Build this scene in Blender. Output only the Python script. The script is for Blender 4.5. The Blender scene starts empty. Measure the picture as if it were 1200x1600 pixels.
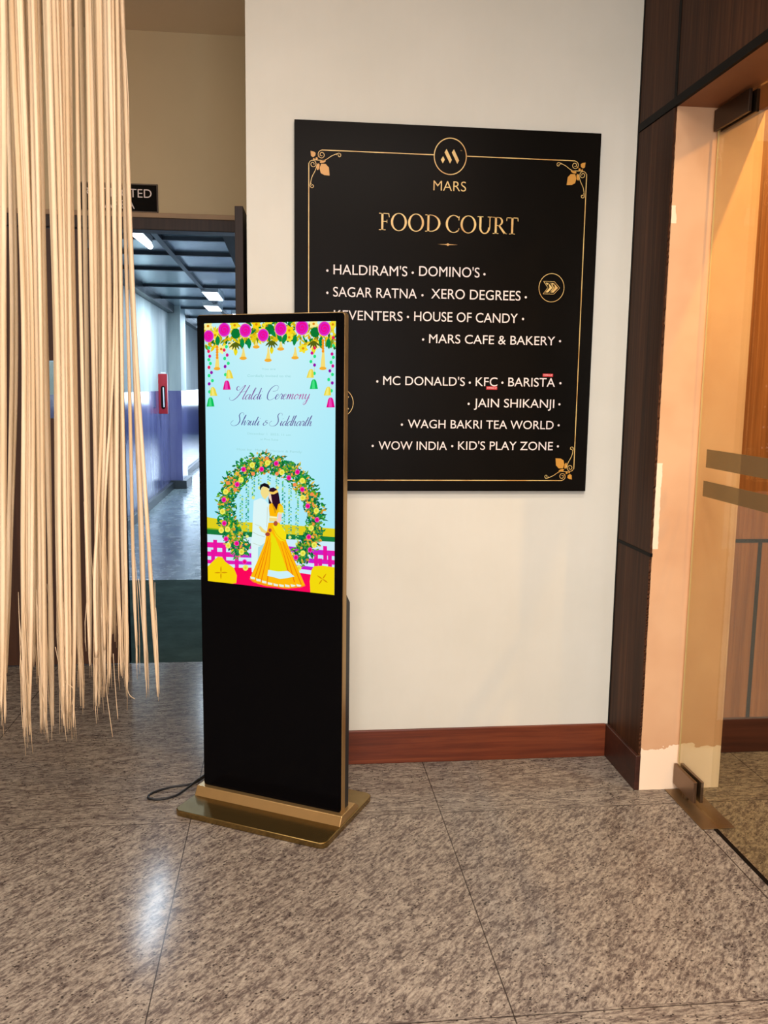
import bpy, bmesh, math, random
from mathutils import Vector, Matrix
C = bpy.context.scene.collection
sc = bpy.context.scene
# ------------------------------------------------------------ camera
cam_d = bpy.data.cameras.new('camera'); cam = bpy.data.objects.new('camera', cam_d); C.objects.link(cam)
cam_d.sensor_width = 36; cam_d.lens = 36*1375.42/1600; cam_d.clip_start = .05; cam_d.clip_end = 100
r_ = Vector((0.9940110, -0.1084537, 0.0134117)); u_ = Vector((0.0019232, 0.1400706, 0.9901397)); f_ = Vector((0.1092629, 0.9841839, -0.1394403))
cam.matrix_world = Matrix(((r_.x, u_.x, -f_.x, 0), (r_.y, u_.y, -f_.y, 0), (r_.z, u_.z, -f_.z, 1.5), (0, 0, 0, 1)))
sc.camera = cam
# ------------------------------------------------------------ world, lights, exposure
sc.view_settings.view_transform = 'Standard'; sc.view_settings.look = 'None'
sc.view_settings.exposure = 0; sc.view_settings.gamma = 1; sc.view_settings.use_curve_mapping = False
w = bpy.data.worlds.new('world'); sc.world = w; w.use_nodes = True
w.node_tree.nodes['Background'].inputs[0].default_value = (.9, .85, .8, 1); w.node_tree.nodes['Background'].inputs[1].default_value = .02
def area(name, loc, rot, sx, sy, e, col, spread=180):
    l = bpy.data.lights.new(name, 'AREA'); l.shape = 'RECTANGLE'; l.size = sx; l.size_y = sy; l.energy = e; l.color = col
    l.spread = math.radians(spread)
    o = bpy.data.objects.new(name, l); C.objects.link(o); o.location = loc; o.rotation_euler = [math.radians(a) for a in rot]; return o
def spot(name, loc, target, e, col, ang, blend, rad):
    l = bpy.data.lights.new(name, 'SPOT'); l.energy = e; l.color = col; l.spot_size = math.radians(ang); l.spot_blend = blend; l.shadow_soft_size = rad
    o = bpy.data.objects.new(name, l); C.objects.link(o); o.location = loc
    o.rotation_euler = (Vector(target)-Vector(loc)).to_track_quat('-Z', 'Y').to_euler(); return o
area('rear_fill', (.6, -3.7, 1.7), (90, 0, 0), 3.6, 2.4, 225, (.95, .94, 1.0))  # added broad light behind the camera to lift the lower wall; no opening there
area('lobby_ceiling_lamp', (.35, -.2, 3.2), (0, 0, 0), 1.6, 1.6, 165, (1, .88, .80))
area('lobby_fill_left', (-1.9, 1.6, 3.2), (0, 0, 0), 1.0, 1.0, 32, (1, .90, .78))  # added fill lamp, brightens the recess and the curtain
spot('lobby_downlight', (.9, 1.6, 3.2), (1.0, 2.5, 0), 75, (1, .86, .74), 110, 1, .06)
spot('cafe_downlight', (1.86, 2.2, 3.08), (1.75, 3.04, 1.2), 95, (1, .55, .17), 120, .6, .015)
spot('cafe_downlight_far', (2.7, 1.9, 3.08), (2.3, 3.2, 1.0), 115, (1, .56, .19), 130, .8, .04)
area('corridor_tube_light', (-1.01, 6.35, 2.46), (0, 0, 0), .08, .9, 18, (.68, .84, 1))
area('corridor_panel_light_near', (-.88, 10.95, 2.55), (0, 0, 0), .16, .6, 62, (.68, .86, 1))
area('corridor_panel_light_far', (-.9, 14.2, 2.55), (0, 0, 0), .3, .6, 80, (.68, .84, 1))
area('corridor_window_light', (-.3, 27.7, 1.6), (-90, 0, 0), 1.9, 1.3, 85, (.6, .78, 1))

# ------------------------------------------------------------ materials
def srgb(r, g, b):
    f = lambda c: ((c/255+.055)/1.055)**2.4 if c/255 > .04045 else c/255/12.92
    return (f(r), f(g), f(b), 1)
class NT:
    def __init__(s, name):
        s.m = bpy.data.materials.new(name); s.m.use_nodes = True; s.t = s.m.node_tree; s.n = s.t.nodes; s.b = s.n['Principled BSDF']; s.out = s.n['Material Output']
    def new(s, t, **k):
        n = s.n.new(t)
        for a, v in k.items():
            if isinstance(a, str) and hasattr(n, a): setattr(n, a, v)
        return n
    def link(s, a, b): s.t.links.new(a, b)
    def coord(s, scale=(1, 1, 1), rot=(0, 0, 0)):
        g = s.new('ShaderNodeNewGeometry')
        v = s.new('ShaderNodeVectorRotate', rotation_type='EULER_XYZ'); v.inputs['Rotation'].default_value = rot; s.link(g.outputs['Position'], v.inputs['Vector'])
        m = s.new('ShaderNodeVectorMath', operation='MULTIPLY'); m.inputs[1].default_value = scale; s.link(v.outputs[0], m.inputs[0]); return m.outputs[0]
    def noise(s, vec, scale, detail=4, rough=.6, dist=0):
        n = s.new('ShaderNodeTexNoise'); n.inputs['Scale'].default_value = scale; n.inputs['Detail'].default_value = detail; n.inputs['Roughness'].default_value = rough; n.inputs['Distortion'].default_value = dist
        if vec is not None: s.link(vec, n.inputs['Vector'])
        return n.outputs['Fac']
    def ramp(s, fac, stops):
        r = s.new('ShaderNodeValToRGB'); e = r.color_ramp.elements
        while len(e) < len(stops): e.new(.5)
        for i, (p, c) in enumerate(stops): e[i].position = p; e[i].color = c
        s.link(fac, r.inputs[0]); return r.outputs[0]
    def mix(s, fac, a, b, mode='MIX'):
        n = s.new('ShaderNodeMix', data_type='RGBA', blend_type=mode)
        for i, v in ((0, fac), (6, a), (7, b)):
            if hasattr(v, 'links'): s.link(v, n.inputs[i])
            else: n.inputs[i].default_value = v
        return n.outputs[2]
    def math(s, op, a, b=0, c=0):
        n = s.new('ShaderNodeMath', operation=op)
        for i, v in enumerate((a, b, c)):
            if hasattr(v, 'links'): s.link(v, n.inputs[i])
            else: n.inputs[i].default_value = v
        return n.outputs[0]
    def bump(s, h, st=.2, d=.002):
        n = s.new('ShaderNodeBump'); n.inputs['Strength'].default_value = st; n.inputs['Distance'].default_value = d; s.link(h, n.inputs['Height']); s.link(n.outputs[0], s.b.inputs['Normal'])
def g(v): return (v, v, v, 1)
def plain(name, col, rough=.5, metal=0, spec=.5, var=.06, scale=8):
    t = NT(name); n = t.noise(t.coord(), scale)
    lo = tuple(c*(1-var) for c in col[:3])+(1,); hi = tuple(min(1, c*(1+var)) for c in col[:3])+(1,)
    t.link(t.ramp(n, [(.3, lo), (.7, hi)]), t.b.inputs['Base Color'])
    t.b.inputs['Roughness'].default_value = rough; t.b.inputs['Metallic'].default_value = metal; t.b.inputs['Specular IOR Level'].default_value = spec; return t.m
def wood(name, c1, c2, c3, rough=.4, axis='z', spec=.4, sc_=1.0):
    t = NT(name); s = {'z': (38, 38, 1.1), 'x': (1.2, 30, 30)}[axis]
    v = t.coord(tuple(a*sc_ for a in s)); n = t.noise(v, 1.6, 6, .65, .4)
    v2 = t.coord(tuple(a*.16 for a in s)); n2 = t.noise(v2, 1.5, 3, .5, .8)
    f = t.math('ADD', t.math('MULTIPLY', n, .6), t.math('MULTIPLY', n2, .4))
    t.link(t.ramp(f, [(.34, c1), (.5, c2), (.66, c3)]), t.b.inputs['Base Color'])
    t.b.inputs['Roughness'].default_value = rough; t.b.inputs['Specular IOR Level'].default_value = spec; t.bump(n, .12); return t.m
# painted wall
t = NT('cream_wall_paint'); n = t.noise(t.coord(), 1.3, 5); n2 = t.noise(t.coord((1, 1, .12)), 30, 3)
c = t.ramp(n, [(.35, srgb(214, 214, 200)), (.65, srgb(223, 223, 210))]); t.link(t.mix(t.math('MULTIPLY', n2, .12), c, srgb(205, 190, 165)), t.b.inputs['Base Color'])
t.b.inputs['Roughness'].default_value = .55; t.b.inputs['Specular IOR Level'].default_value = .25; t.bump(t.noise(t.coord(), 60, 3), .06); M_WALL = t.m
M_RECESS = plain('tan_wall_paint', srgb(206, 188, 150), .7, 0, .2, .03, 2)
M_CEIL = plain('brown_ceiling_paint', srgb(230, 212, 184), .8, 0, .2, .03, 2)
M_ROOM = plain('grey_room_paint', srgb(150, 138, 122), .8, 0, .2, .03, 2)
# plaster jamb with unpainted primer patches
t = NT('peach_plaster'); geo = t.new('ShaderNodeNewGeometry'); sp = t.new('ShaderNodeSeparateXYZ'); t.link(geo.outputs['Position'], sp.inputs[0])
nz = t.noise(t.coord(), 14, 4); nb = t.noise(t.coord(), 3, 3)
zz = t.math('ADD', sp.outputs['Z'], t.math('MULTIPLY', nz, .09))
low = t.math('LESS_THAN', zz, .215)
e1 = t.math('MULTIPLY', t.math('LESS_THAN', t.math('ADD', sp.outputs['X'], t.math('MULTIPLY', nz, .02)), 1.356), t.math('MULTIPLY', t.math('GREATER_THAN', sp.outputs['Z'], .93), t.math('LESS_THAN', sp.outputs['Z'], 1.245)))
e2 = t.math('MULTIPLY', t.math('LESS_THAN', t.math('ADD', sp.outputs['X'], t.math('MULTIPLY', nz, .02)), 1.352), t.math('MULTIPLY', t.math('GREATER_THAN', sp.outputs['Z'], 2.08), t.math('LESS_THAN', sp.outputs['Z'], 2.14)))
mk = t.math('MAXIMUM', t.math('MAXIMUM', low, e1), e2)
c = t.ramp(nb, [(.35, srgb(206, 160, 120)), (.65, srgb(216, 174, 134))])
t.link(t.mix(mk, c, srgb(246, 222, 192)), t.b.inputs['Base Color']); t.b.inputs['Roughness'].default_value = .7; t.b.inputs['Specular IOR Level'].default_value = .2
t.bump(nz, .1); M_PLASTER = t.m
M_DARKWOOD = wood('dark_veneer', srgb(46, 28, 17), srgb(66, 40, 25), srgb(90, 57, 36), .5, 'z', .07)
M_CAFEWOOD = wood('brown_veneer', srgb(112, 66, 30), srgb(146, 90, 42), srgb(172, 112, 58), .4)
M_BASE = wood('red_brown_baseboard', srgb(72, 32, 18), srgb(100, 46, 26), srgb(126, 64, 36), .35, 'x')
M_BASED = wood('dark_brown_baseboard', srgb(42, 22, 16), srgb(58, 30, 21), srgb(74, 40, 28), .38, 'x')
M_DOOR = wood('chocolate_door_veneer', srgb(58, 34, 20), srgb(72, 44, 27), srgb(84, 52, 32), .45)
M_FRAME = wood('dark_door_frame', srgb(34, 22, 17), srgb(46, 32, 25), srgb(60, 42, 33), .5)
M_BLACK = plain('black_trim', srgb(17, 14, 12), .6, 0, .08)
M_TRIMT = plain('tan_frame_strip', srgb(170, 142, 110), .6)
# granite floor
t = NT('granite_tiles')
geo = t.new('ShaderNodeNewGeometry'); sp = t.new('ShaderNodeSeparateXYZ'); t.link(geo.outputs['Position'], sp.inputs[0]); X, Y = sp.outputs['X'], sp.outputs['Y']
va = t.coord((1, 2.5, 1), (0, 0, math.radians(-48))); vb = t.coord((1, 4.0, 1), (0, 0, math.radians(-6)))
na = t.math('ADD', t.math('MULTIPLY', t.noise(va, 34, 8, .78, .3), .75), t.math('MULTIPLY', t.noise(va, 9, 4, .6), .25)); nb = t.math('ADD', t.math('MULTIPLY', t.noise(vb, 30, 8, .78, .3), .75), t.math('MULTIPLY', t.noise(vb, 8, 4, .6), .25))
inm = t.math('MULTIPLY', t.math('GREATER_THAN', Y, 1.9), t.math('LESS_THAN', Y, 2.92))
mx = t.new('ShaderNodeMix', data_type='FLOAT'); t.link(inm, mx.inputs[0]); t.link(nb, mx.inputs[2]); t.link(na, mx.inputs[3]); ns = mx.outputs[0]
col = t.ramp(ns, [(.34, srgb(48, 40, 38)), (.45, srgb(92, 83, 78)), (.53, srgb(146, 137, 125)), (.66, srgb(186, 178, 162))])
big = t.noise(t.coord(), 1.8, 3); col = t.mix(t.math('MULTIPLY', big, .3), col, srgb(118, 106, 98))
nf = t.noise(t.coord((1, 1.5, 1), (0, 0, math.radians(-45))), 90, 3, .6)
col = t.mix(t.math('MULTIPLY', t.ramp(nf, [(.56, g(0)), (.66, g(1))]), .35), col, srgb(66, 56, 52))
vo = t.new('ShaderNodeTexVoronoi'); vo.inputs['Scale'].default_value = 72; vo.inputs['Randomness'].default_value = 1; t.link(t.coord((1, 1.3, 1), (0, 0, math.radians(-20))), vo.inputs['Vector'])
speck = t.math('MULTIPLY', t.ramp(vo.outputs['Distance'], [(.20, g(1)), (.30, g(0))]), t.ramp(t.noise(t.coord(), 26, 3), [(.46, g(0)), (.54, g(1))]))
col = t.mix(t.math('MULTIPLY', speck, .85), col, srgb(34, 28, 27))
def line(v, at, wd): return t.math('LESS_THAN', t.math('ABSOLUTE', t.math('SUBTRACT', v, at)), wd)
j = None
for l in (line(X, .543, .0017), line(X, -.337, .0017), line(X, -1.217, .0017), line(X, 1.43, .0022), line(Y, 2.925, .0015), line(Y, 1.89, .0017), line(Y, .87, .0017), line(Y, 3.945, .0016), line(X, 1.853, .0018)):
    j = l if j is None else t.math('MAXIMUM', j, l)
col = t.mix(t.math('MULTIPLY', j, .85), col, srgb(40, 33, 30)); t.link(col, t.b.inputs['Base Color'])
rg = t.new('ShaderNodeMapRange'); t.link(ns, rg.inputs[0]); rg.inputs[3].default_value = .18; rg.inputs[4].default_value = .12; t.link(rg.outputs[0], t.b.inputs['Roughness'])
t.b.inputs['Specular IOR Level'].default_value = .10; M_FLOOR = t.m
# corridor floor
t = NT('corridor_polished_concrete'); n = t.noise(t.coord((1, .5, 1)), 5, 6, .65); t.link(t.ramp(n, [(.35, srgb(110, 124, 128)), (.65, srgb(148, 162, 164))]), t.b.inputs['Base Color'])
t.link(t.ramp(t.noise(t.coord(), 9, 5), [(.3, g(.12)), (.7, g(.34))]), t.b.inputs['Roughness']); t.bump(n, .15, .004); M_CONC = t.m
t = NT('dark_green_slate'); n = t.noise(t.coord(), 4, 6, .65); t.link(t.ramp(n, [(.35, srgb(50, 66, 58)), (.65, srgb(70, 88, 78))]), t.b.inputs['Base Color']); t.b.inputs['Roughness'].default_value = .75; t.b.inputs['Specular IOR Level'].default_value = .03; t.bump(n, .2); M_SLATE = t.m
# corridor walls: two tone
t = NT('corridor_two_tone_paint'); geo = t.new('ShaderNodeNewGeometry'); sp = t.new('ShaderNodeSeparateXYZ'); t.link(geo.outputs['Position'], sp.inputs[0])
dn = t.math('LESS_THAN', sp.outputs['Z'], 1.42); n = t.noise(t.coord((1, 1, .2)), 4, 5)
t.link(t.mix(dn, t.ramp(n, [(.3, srgb(176, 190, 190)), (.7, srgb(206, 216, 212))]), t.ramp(n, [(.3, srgb(104, 106, 158)), (.7, srgb(136, 138, 182))])), t.b.inputs['Base Color'])
rr = t.math('SUBTRACT', .6, t.math('MULTIPLY', dn, .47)); t.link(rr, t.b.inputs['Roughness']); t.bump(t.noise(t.coord((1, 1, .5)), 3, 3), .25, .01); M_CORR = t.m
t = NT('corridor_metal_ceiling'); n = t.noise(t.coord((1, .3, 1)), 5, 4); t.link(t.ramp(n, [(.3, srgb(150, 170, 182)), (.7, srgb(190, 206, 214))]), t.b.inputs['Base Color']); t.b.inputs['Metallic'].default_value = .6; t.b.inputs['Roughness'].default_value = .24; M_METCEIL = t.m
M_BEAM = plain('dark_steel_grid', srgb(58, 70, 80), .4, .4)
M_DARKST = plain('dark_stone_plinth', srgb(62, 68, 70), .35)
def emis(name, col, st):
    t = NT(name); t.n.remove(t.b); e = t.new('ShaderNodeEmission'); e.inputs[0].default_value = col; e.inputs[1].default_value = st; t.link(e.outputs[0], t.out.inputs[0]); return t.m
M_LAMP = emis('cool_lamp_glow', (.75, .87, 1, 1), 7); M_WIN = emis('daylit_window', (.7, .85, 1, 1), 4)
M_RED = plain('red_paint', srgb(168, 34, 44), .35); M_WHITE = plain('white_plastic', srgb(235, 235, 235), .35)
# kiosk
M_GOLD = plain('champagne_gold_metal', srgb(178, 146, 96), .3, .75, .5, .03, 30)
t = NT('satin_gold_plate'); n = t.noise(t.coord(), 40, 3); t.link(t.ramp(n, [(.3, srgb(128, 106, 62)), (.7, srgb(140, 116, 70))]), t.b.inputs['Base Color']); t.b.inputs['Metallic'].default_value = .85; t.b.inputs['Roughness'].default_value = .2; M_GOLDP = t.m
t = NT('black_glass'); t.b.inputs['Base Color'].default_value = srgb(5, 5, 7); n = t.noise(t.coord(), 3, 2); t.link(t.ramp(n, [(.3, g(.12)), (.7, g(.16))]), t.b.inputs['Roughness']); t.b.inputs['Specular IOR Level'].default_value = .1; M_GLASSB = t.m
M_BOXB = plain('black_steel', srgb(24, 26, 29), .45); M_CORD = plain('black_rubber', srgb(14, 14, 15), .5)
t = NT('lit_display_image'); t.n.remove(t.b); a = t.new('ShaderNodeAttribute', attribute_name='paint'); e = t.new('ShaderNodeEmission'); t.link(a.outputs['Color'], e.inputs[0]); e.inputs[1].default_value = 1.0; t.link(e.outputs[0], t.out.inputs[0]); M_ART = t.m
# sign
t = NT('satin_black_board'); n = t.noise(t.coord(), 2, 3); t.link(t.ramp(n, [(.3, srgb(15, 13, 10)), (.7, srgb(20, 17, 13))]), t.b.inputs['Base Color']); t.b.inputs['Roughness'].default_value = .28; t.b.inputs['Specular IOR Level'].default_value = .03; M_BOARD = t.m
t = NT('gold_print'); n = t.noise(t.coord((1, 1, 1)), 9, 2); t.link(t.ramp(n, [(.35, srgb(206, 150, 70)), (.55, srgb(232, 200, 122)), (.7, srgb(222, 176, 92))]), t.b.inputs['Base Color']); t.b.inputs['Roughness'].default_value = .4; M_GOLDPR = t.m
M_ORN = plain('amber_print', srgb(206, 146, 48), .4); M_WPR = plain('white_print', srgb(236, 224, 218), .5); M_STK = plain('red_sticker', srgb(200, 34, 38), .5)
M_BRUSH = plain('bronze_patch_fitting', srgb(116, 92, 72), .3, .8); M_PLATE = plain('bronze_floor_plate', srgb(128, 104, 74), .38, .75); M_FITD = plain('dark_bronze_fitting', srgb(66, 50, 38), .35, .7)
# glass pane: thin, partly reflecting
t = NT('clear_door_glass'); t.n.remove(t.b); tr = t.new('ShaderNodeBsdfTransparent'); tr.inputs[0].default_value = (.95, .95, .87, 1); gl = t.new('ShaderNodeBsdfGlossy'); gl.inputs['Roughness'].default_value = .01
lw = t.new('ShaderNodeLayerWeight'); lw.inputs[0].default_value = .5; fr = t.math('ADD', .04, t.math('MULTIPLY', t.math('POWER', lw.outputs['Facing'], 5), .9)); ms = t.new('ShaderNodeMixShader'); t.link(fr, ms.inputs[0]); t.link(tr.outputs[0], ms.inputs[1]); t.link(gl.outputs[0], ms.inputs[2]); t.link(ms.outputs[0], t.out.inputs[0]); M_GLASS = t.m
t = NT('frosted_film'); t.n.remove(t.b); tr = t.new('ShaderNodeBsdfTransparent'); tr.inputs[0].default_value = (.80, .78, .70, 1); df = t.new('ShaderNodeBsdfDiffuse'); df.inputs[0].default_value = srgb(150, 128, 92); ms = t.new('ShaderNodeMixShader'); ms.inputs[0].default_value = .5
t.link(tr.outputs[0], ms.inputs[1]); t.link(df.outputs[0], ms.inputs[2]); t.link(ms.outputs[0], t.out.inputs[0]); M_FILM = t.m
t = NT('cotton_string'); n = t.noise(t.coord((1, 1, .25)), 120, 4); n3 = t.noise(t.coord((1, 1, .02)), 55, 2)
cc = t.ramp(n3, [(.35, srgb(206, 182, 146)), (.65, srgb(236, 216, 184))]); t.link(t.mix(t.math('MULTIPLY', n, .35), cc, srgb(186, 152, 110)), t.b.inputs['Base Color']); t.b.inputs['Roughness'].default_value = .85; t.b.inputs['Specular IOR Level'].default_value = .15; t.bump(n, .4, .001); M_COT = t.m

# ------------------------------------------------------------ mesh helpers
def box(bm, x0, x1, y0, y1, z0, z1, mi=0, rot=None, org=None):
    vs = [bm.verts.new((x, y, z)) for x in (x0, x1) for y in (y0, y1) for z in (z0, z1)]
    for f in ((0, 1, 3, 2), (4, 6, 7, 5), (0, 4, 5, 1), (2, 3, 7, 6), (0, 2, 6, 4), (1, 5, 7, 3)):
        bm.faces.new([vs[i] for i in f]).material_index = mi
    return vs
def B(*a, **k):
    bm = bmesh.new(); box(bm, *a, **k); return bm
def obj(name, bm, mats, parent=None, bevel=0, smooth=False, local=False):
    bmesh.ops.recalc_face_normals(bm, faces=bm.faces[:])
    me = bpy.data.meshes.new(name); bm.to_mesh(me); bm.free()
    for m in (mats if isinstance(mats, (list, tuple)) else [mats]): me.materials.append(m)
    o = bpy.data.objects.new(name, me); C.objects.link(o)
    if parent is not None:
        o.parent = parent
        if not local:
            p = parent; off = Vector((0, 0, 0))
            while p is not None: off += p.location; p = p.parent
            me.transform(Matrix.Translation(-off))
    if smooth:
        for p in me.polygons: p.use_smooth = True
    if bevel:
        b = o.modifiers.new('bevel', 'BEVEL'); b.width = bevel; b.segments = 3; b.limit_method = 'ANGLE'; b.angle_limit = .6
    return o
def struct(name, bm, mats, **k):
    o = obj(name, bm, mats, **k); o['kind'] = 'structure'; return o
def thing(name, label, cat, loc=(0, 0, 0), rz=0, group=None, kind=None):
    o = bpy.data.objects.new(name, None); C.objects.link(o); o.location = loc; o.rotation_euler = (0, 0, rz); o.empty_display_size = .1
    if kind: o['kind'] = kind
    if label: o['label'] = label
    if cat: o['category'] = cat
    if group: o['group'] = group
    return o
def tag(o, label, cat, group=None):
    o['label'] = label; o['category'] = cat
    if group: o['group'] = group
    return o
def tube(bm, pts, rad, n=6, cap=True):
    pts = [Vector(p) for p in pts]; rs = rad if isinstance(rad, (list, tuple)) else [rad]*len(pts); rings = []
    for i, p in enumerate(pts):
        d = (pts[min(i+1, len(pts)-1)]-pts[max(i-1, 0)]).normalized()
        a = d.cross(Vector((0, 1, 0)) if abs(d.y) < .9 else Vector((1, 0, 0))).normalized(); b = d.cross(a)
        rings.append([bm.verts.new(p+(a*math.cos(2*math.pi*k/n)+b*math.sin(2*math.pi*k/n))*rs[i]) for k in range(n)])
    for i in range(len(rings)-1):
        for k in range(n): bm.faces.new((rings[i][k], rings[i][(k+1) % n], rings[i+1][(k+1) % n], rings[i+1][k]))
    if cap: bm.faces.new(rings[0][::-1]); bm.faces.new(rings[-1])
def catmull(P, n=6, closed=False):
    out = []; N = len(P)
    for i in range(N if closed else N-1):
        g_ = (lambda k: P[k % N]) if closed else (lambda k: P[max(0, min(N-1, k))])
        p0, p1, p2, p3 = g_(i-1), g_(i), g_(i+1), g_(i+2)
        for s in range(n):
            u = s/n
            out.append(tuple(.5*((2*p1[c])+(-p0[c]+p2[c])*u+(2*p0[c]-5*p1[c]+4*p2[c]-p3[c])*u*u+(-p0[c]+3*p1[c]-3*p2[c]+p3[c])*u**3) for c in range(len(p1))))
    if not closed: out.append(tuple(P[-1]))
    return out

# ------------------------------------------------------------ the setting
struct('floor', B(-3.2, 4.6, -4, 4.745, -.1, 0), M_FLOOR)
fc = struct('floor_corridor', B(-1.9, 1.0, 6.85, 28, -.1, 0), M_CONC)
struct('trim_1', B(-3.2, 1.0, 4.745, 6.85, -.1, 0), M_SLATE)
struct('ceiling', B(-3.2, 1.65, -4, 4.87, 3.235, 3.35), M_CEIL)
struct('ceiling_cafe', B(1.65, 4.6, -4, 3.5, 3.13, 3.25), M_ROOM)
struct('wall_back', B(-.145, 1.326, 3.365, 4.9, 0, 3.235), M_WALL)
struct('wall_left', B(-3.3, -3.2, -4, 4.87, 0, 3.235), M_ROOM)
struct('wall_front', B(-3.3, 4.6, -4.1, -4, 0, 3.235), M_ROOM)
bm = bmesh.new(); box(bm, -3.2, -.145, 4.75, 4.87, 2.35, 3.235); box(bm, -3.2, -1.68, 4.75, 4.87, 0, 2.35)
struct('wall_recess', bm, M_RECESS)
bm = bmesh.new(); box(bm, 1.326, 1.643, 3.04, 3.5, 0, 3.235); box(bm, 1.326, 1.643, .3, 3.04, 2.468, 3.235); box(bm, 1.326, 1.643, -4, .3, 0, 3.235)
struct('wall_right', bm, M_PLASTER)
struct('trim_10', B(1.327, 1.6435, .3, 3.039, 2.4655, 2.468), plain('brown_soffit', srgb(140, 88, 52), .6))  # soffit face, darker brown than the jamb plaster
struct('wall_cafe_back', B(1.643, 4.6, 3.36, 3.5, 0, 3.2), M_CAFEWOOD)
struct('wall_cafe_right', B(4.5, 4.6, -4, 3.36, 0, 3.2), M_ROOM)
# dark veneer panels on the right wall, separated by black joints
def panel(name, y0, y1, z0, z1, ragged=False):
    bm = bmesh.new()
    if ragged:
        R = random.Random(4); n = 150; L = []
        for i in range(n+1):
            z = z0+(z1-z0)*i/n; L.append((y0+R.uniform(-.0035, .003)+(.004 if R.random() < .1 else 0), z))
        f = [bm.verts.new((1.318, y, z)) for y, z in L]; b = [bm.verts.new((1.3255, y, z)) for y, z in L]
        f2 = [bm.verts.new((1.318, y1, z)) for y, z in L]
        for i in range(n):
            bm.faces.new((f[i], f[i+1], b[i+1], b[i])); bm.faces.new((f[i], f[i+1], f2[i+1], f2[i]))
    else: box(bm, 1.318, 1.326, y0, y1, z0, z1)
    return struct(name, bm, M_DARKWOOD)
panel('wall_right_panel', 3.042, 3.352, .13, .902, True)
panel('wall_right_panel', 3.042, 3.352, .915, 2.462, True)
panel('wall_right_panel', 3.050, 3.352, 2.492, 3.235)
panel('wall_right_panel', .3, 3.030, 2.492, 3.235)
bm = bmesh.new(); box(bm, 1.3165, 1.326, 3.352, 3.3645, .13, 3.235); struct('trim_2', bm, M_BLACK)
struct('trim_3', B(1.3165, 1.3262, 3.036, 3.353, .902, .915), M_BLACK)
struct('trim_4', B(1.3145, 1.3262, .3, 3.353, 2.464, 2.492), M_BLACK)
struct('trim_5', B(1.3165, 1.3262, 3.030, 3.050, 2.492, 3.235), M_BLACK)
struct('baseboard_back', B(-.145, 1.306, 3.352, 3.3655, 0, .14), M_BASE, bevel=.003)
bm = bmesh.new(); box(bm, 1.306, 1.3265, 3.038, 3.366, 0, .138); struct('baseboard_right', bm, M_BASED, bevel=.003)
struct('baseboard_cafe', B(1.643, 4.5, 3.345, 3.361, 0, .15), M_BASED, bevel=.003)
struct('trim_6', B(1.644, 4.5, 3.3575, 3.3602, .895, .91), M_BLACK)
struct('trim_7', B(1.915, 1.931, 3.3575, 3.3602, .15, .895), M_BLACK)
# corridor shell
struct('wall_corridor_left', B(-1.9, -1.69, 4.87, 28, 0, 2.7), M_CORR)
struct('wall_corridor_right', B(.9, 1.0, 4.9, 28, 0, 2.7), M_CORR)
bm = bmesh.new(); box(bm, -1.9, 1.0, 28, 28.1, 0, 2.7); struct('wall_corridor_end', bm, M_CORR)
wn = thing('window_1', None, None, (-.3, 27.98, .8), kind='structure')
obj('pane', B(-1.25, .87, 27.96, 27.98, .9, 2.35), M_WIN, wn)
bm = bmesh.new()
for x in (-1.28, -.63, -.02, .84): box(bm, x, x+.04, 27.93, 27.99, .86, 2.39)
for z in (.86, 2.35): box(bm, -1.28, .88, 27.93, 27.99, z, z+.04)
obj('window_frame', bm, M_BEAM, wn)
struct('wall_corridor_pier', B(-1.7, -1.52, 13.1, 13.75, 0, 2.62), M_CORR)
bm = bmesh.new(); box(bm, -1.69, -1.64, 4.9, 13.08, 0, .1); box(bm, -1.69, -1.46, 13.04, 13.8, 0, .12); box(bm, -1.69, -1.65, 13.8, 28, 0, .1); struct('baseboard_corridor', bm, M_DARKST, bevel=.004)
bm = bmesh.new(); box(bm, -1.9, 1.0, 4.87, 28, 2.62, 2.7); ceil_c = struct('ceiling_corridor', bm, M_METCEIL)
bm = bmesh.new()
for y, wd in ((5.5, .06), (6.3, .04), (7.05, .05), (7.85, .06), (8.87, .10), (10.35, .07), (11.75, .06), (13.2, .07), (15, .07), (17, .07), (19.5, .07), (22, .07), (25, .07)): box(bm, -1.69, .9, y, y+wd*.7, 2.592, 2.622)
for x in (-.985, -.15): box(bm, x, x+.045, 4.88, 28, 2.59, 2.62)
struct('ceiling_corridor_grid', bm, M_BEAM)
struct('trim_8', B(-1.695, -1.60, 4.88, 28, 2.52, 2.62), M_DARKST)

# ------------------------------------------------------------ door_1: double door into the corridor
d1 = thing('door_1', None, None, (-.95, 4.75, 0), kind='structure')
bm = bmesh.new(); box(bm, -1.72, -.20, 4.70, 4.82, 2.275, 2.335); box(bm, -1.72, -1.64, 4.71, 4.82, 0, 2.275); box(bm, -.22, -.15, 4.71, 4.82, 0, 2.275)
obj('door_frame', bm, M_FRAME, d1, bevel=.004)
obj('architrave_strip', B(-1.74, -.16, 4.715, 4.76, 2.337, 2.362), M_TRIMT, d1, bevel=.003)
bm = bmesh.new(); x0, x1, a0, a1, z0, z1 = -1.63, -.86, -1.272, -1.128, 1.322, 1.609
for q in ((x0, a0, 0, 2.27), (a1, x1, 0, 2.27), (a0, a1, 0, z0), (a0, a1, z1, 2.27)): box(bm, q[0], q[1], 4.72, 4.76, q[2]+.008, q[3])
lf = obj('door_leaf', bm, M_DOOR, d1)
obj('edge_strip', B(-.859, -.846, 4.715, 4.765, .008, 2.27), M_BLACK, lf)
obj('vision_glass', B(a0, a1, 4.738, 4.742, z0, z1), M_GLASS, lf)
bm = bmesh.new(); box(bm, -.92, -.74, 4.665, 4.715, 2.195, 2.25); box(bm, -.9, -.885, 4.45, 4.67, 2.236, 2.246)
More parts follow.
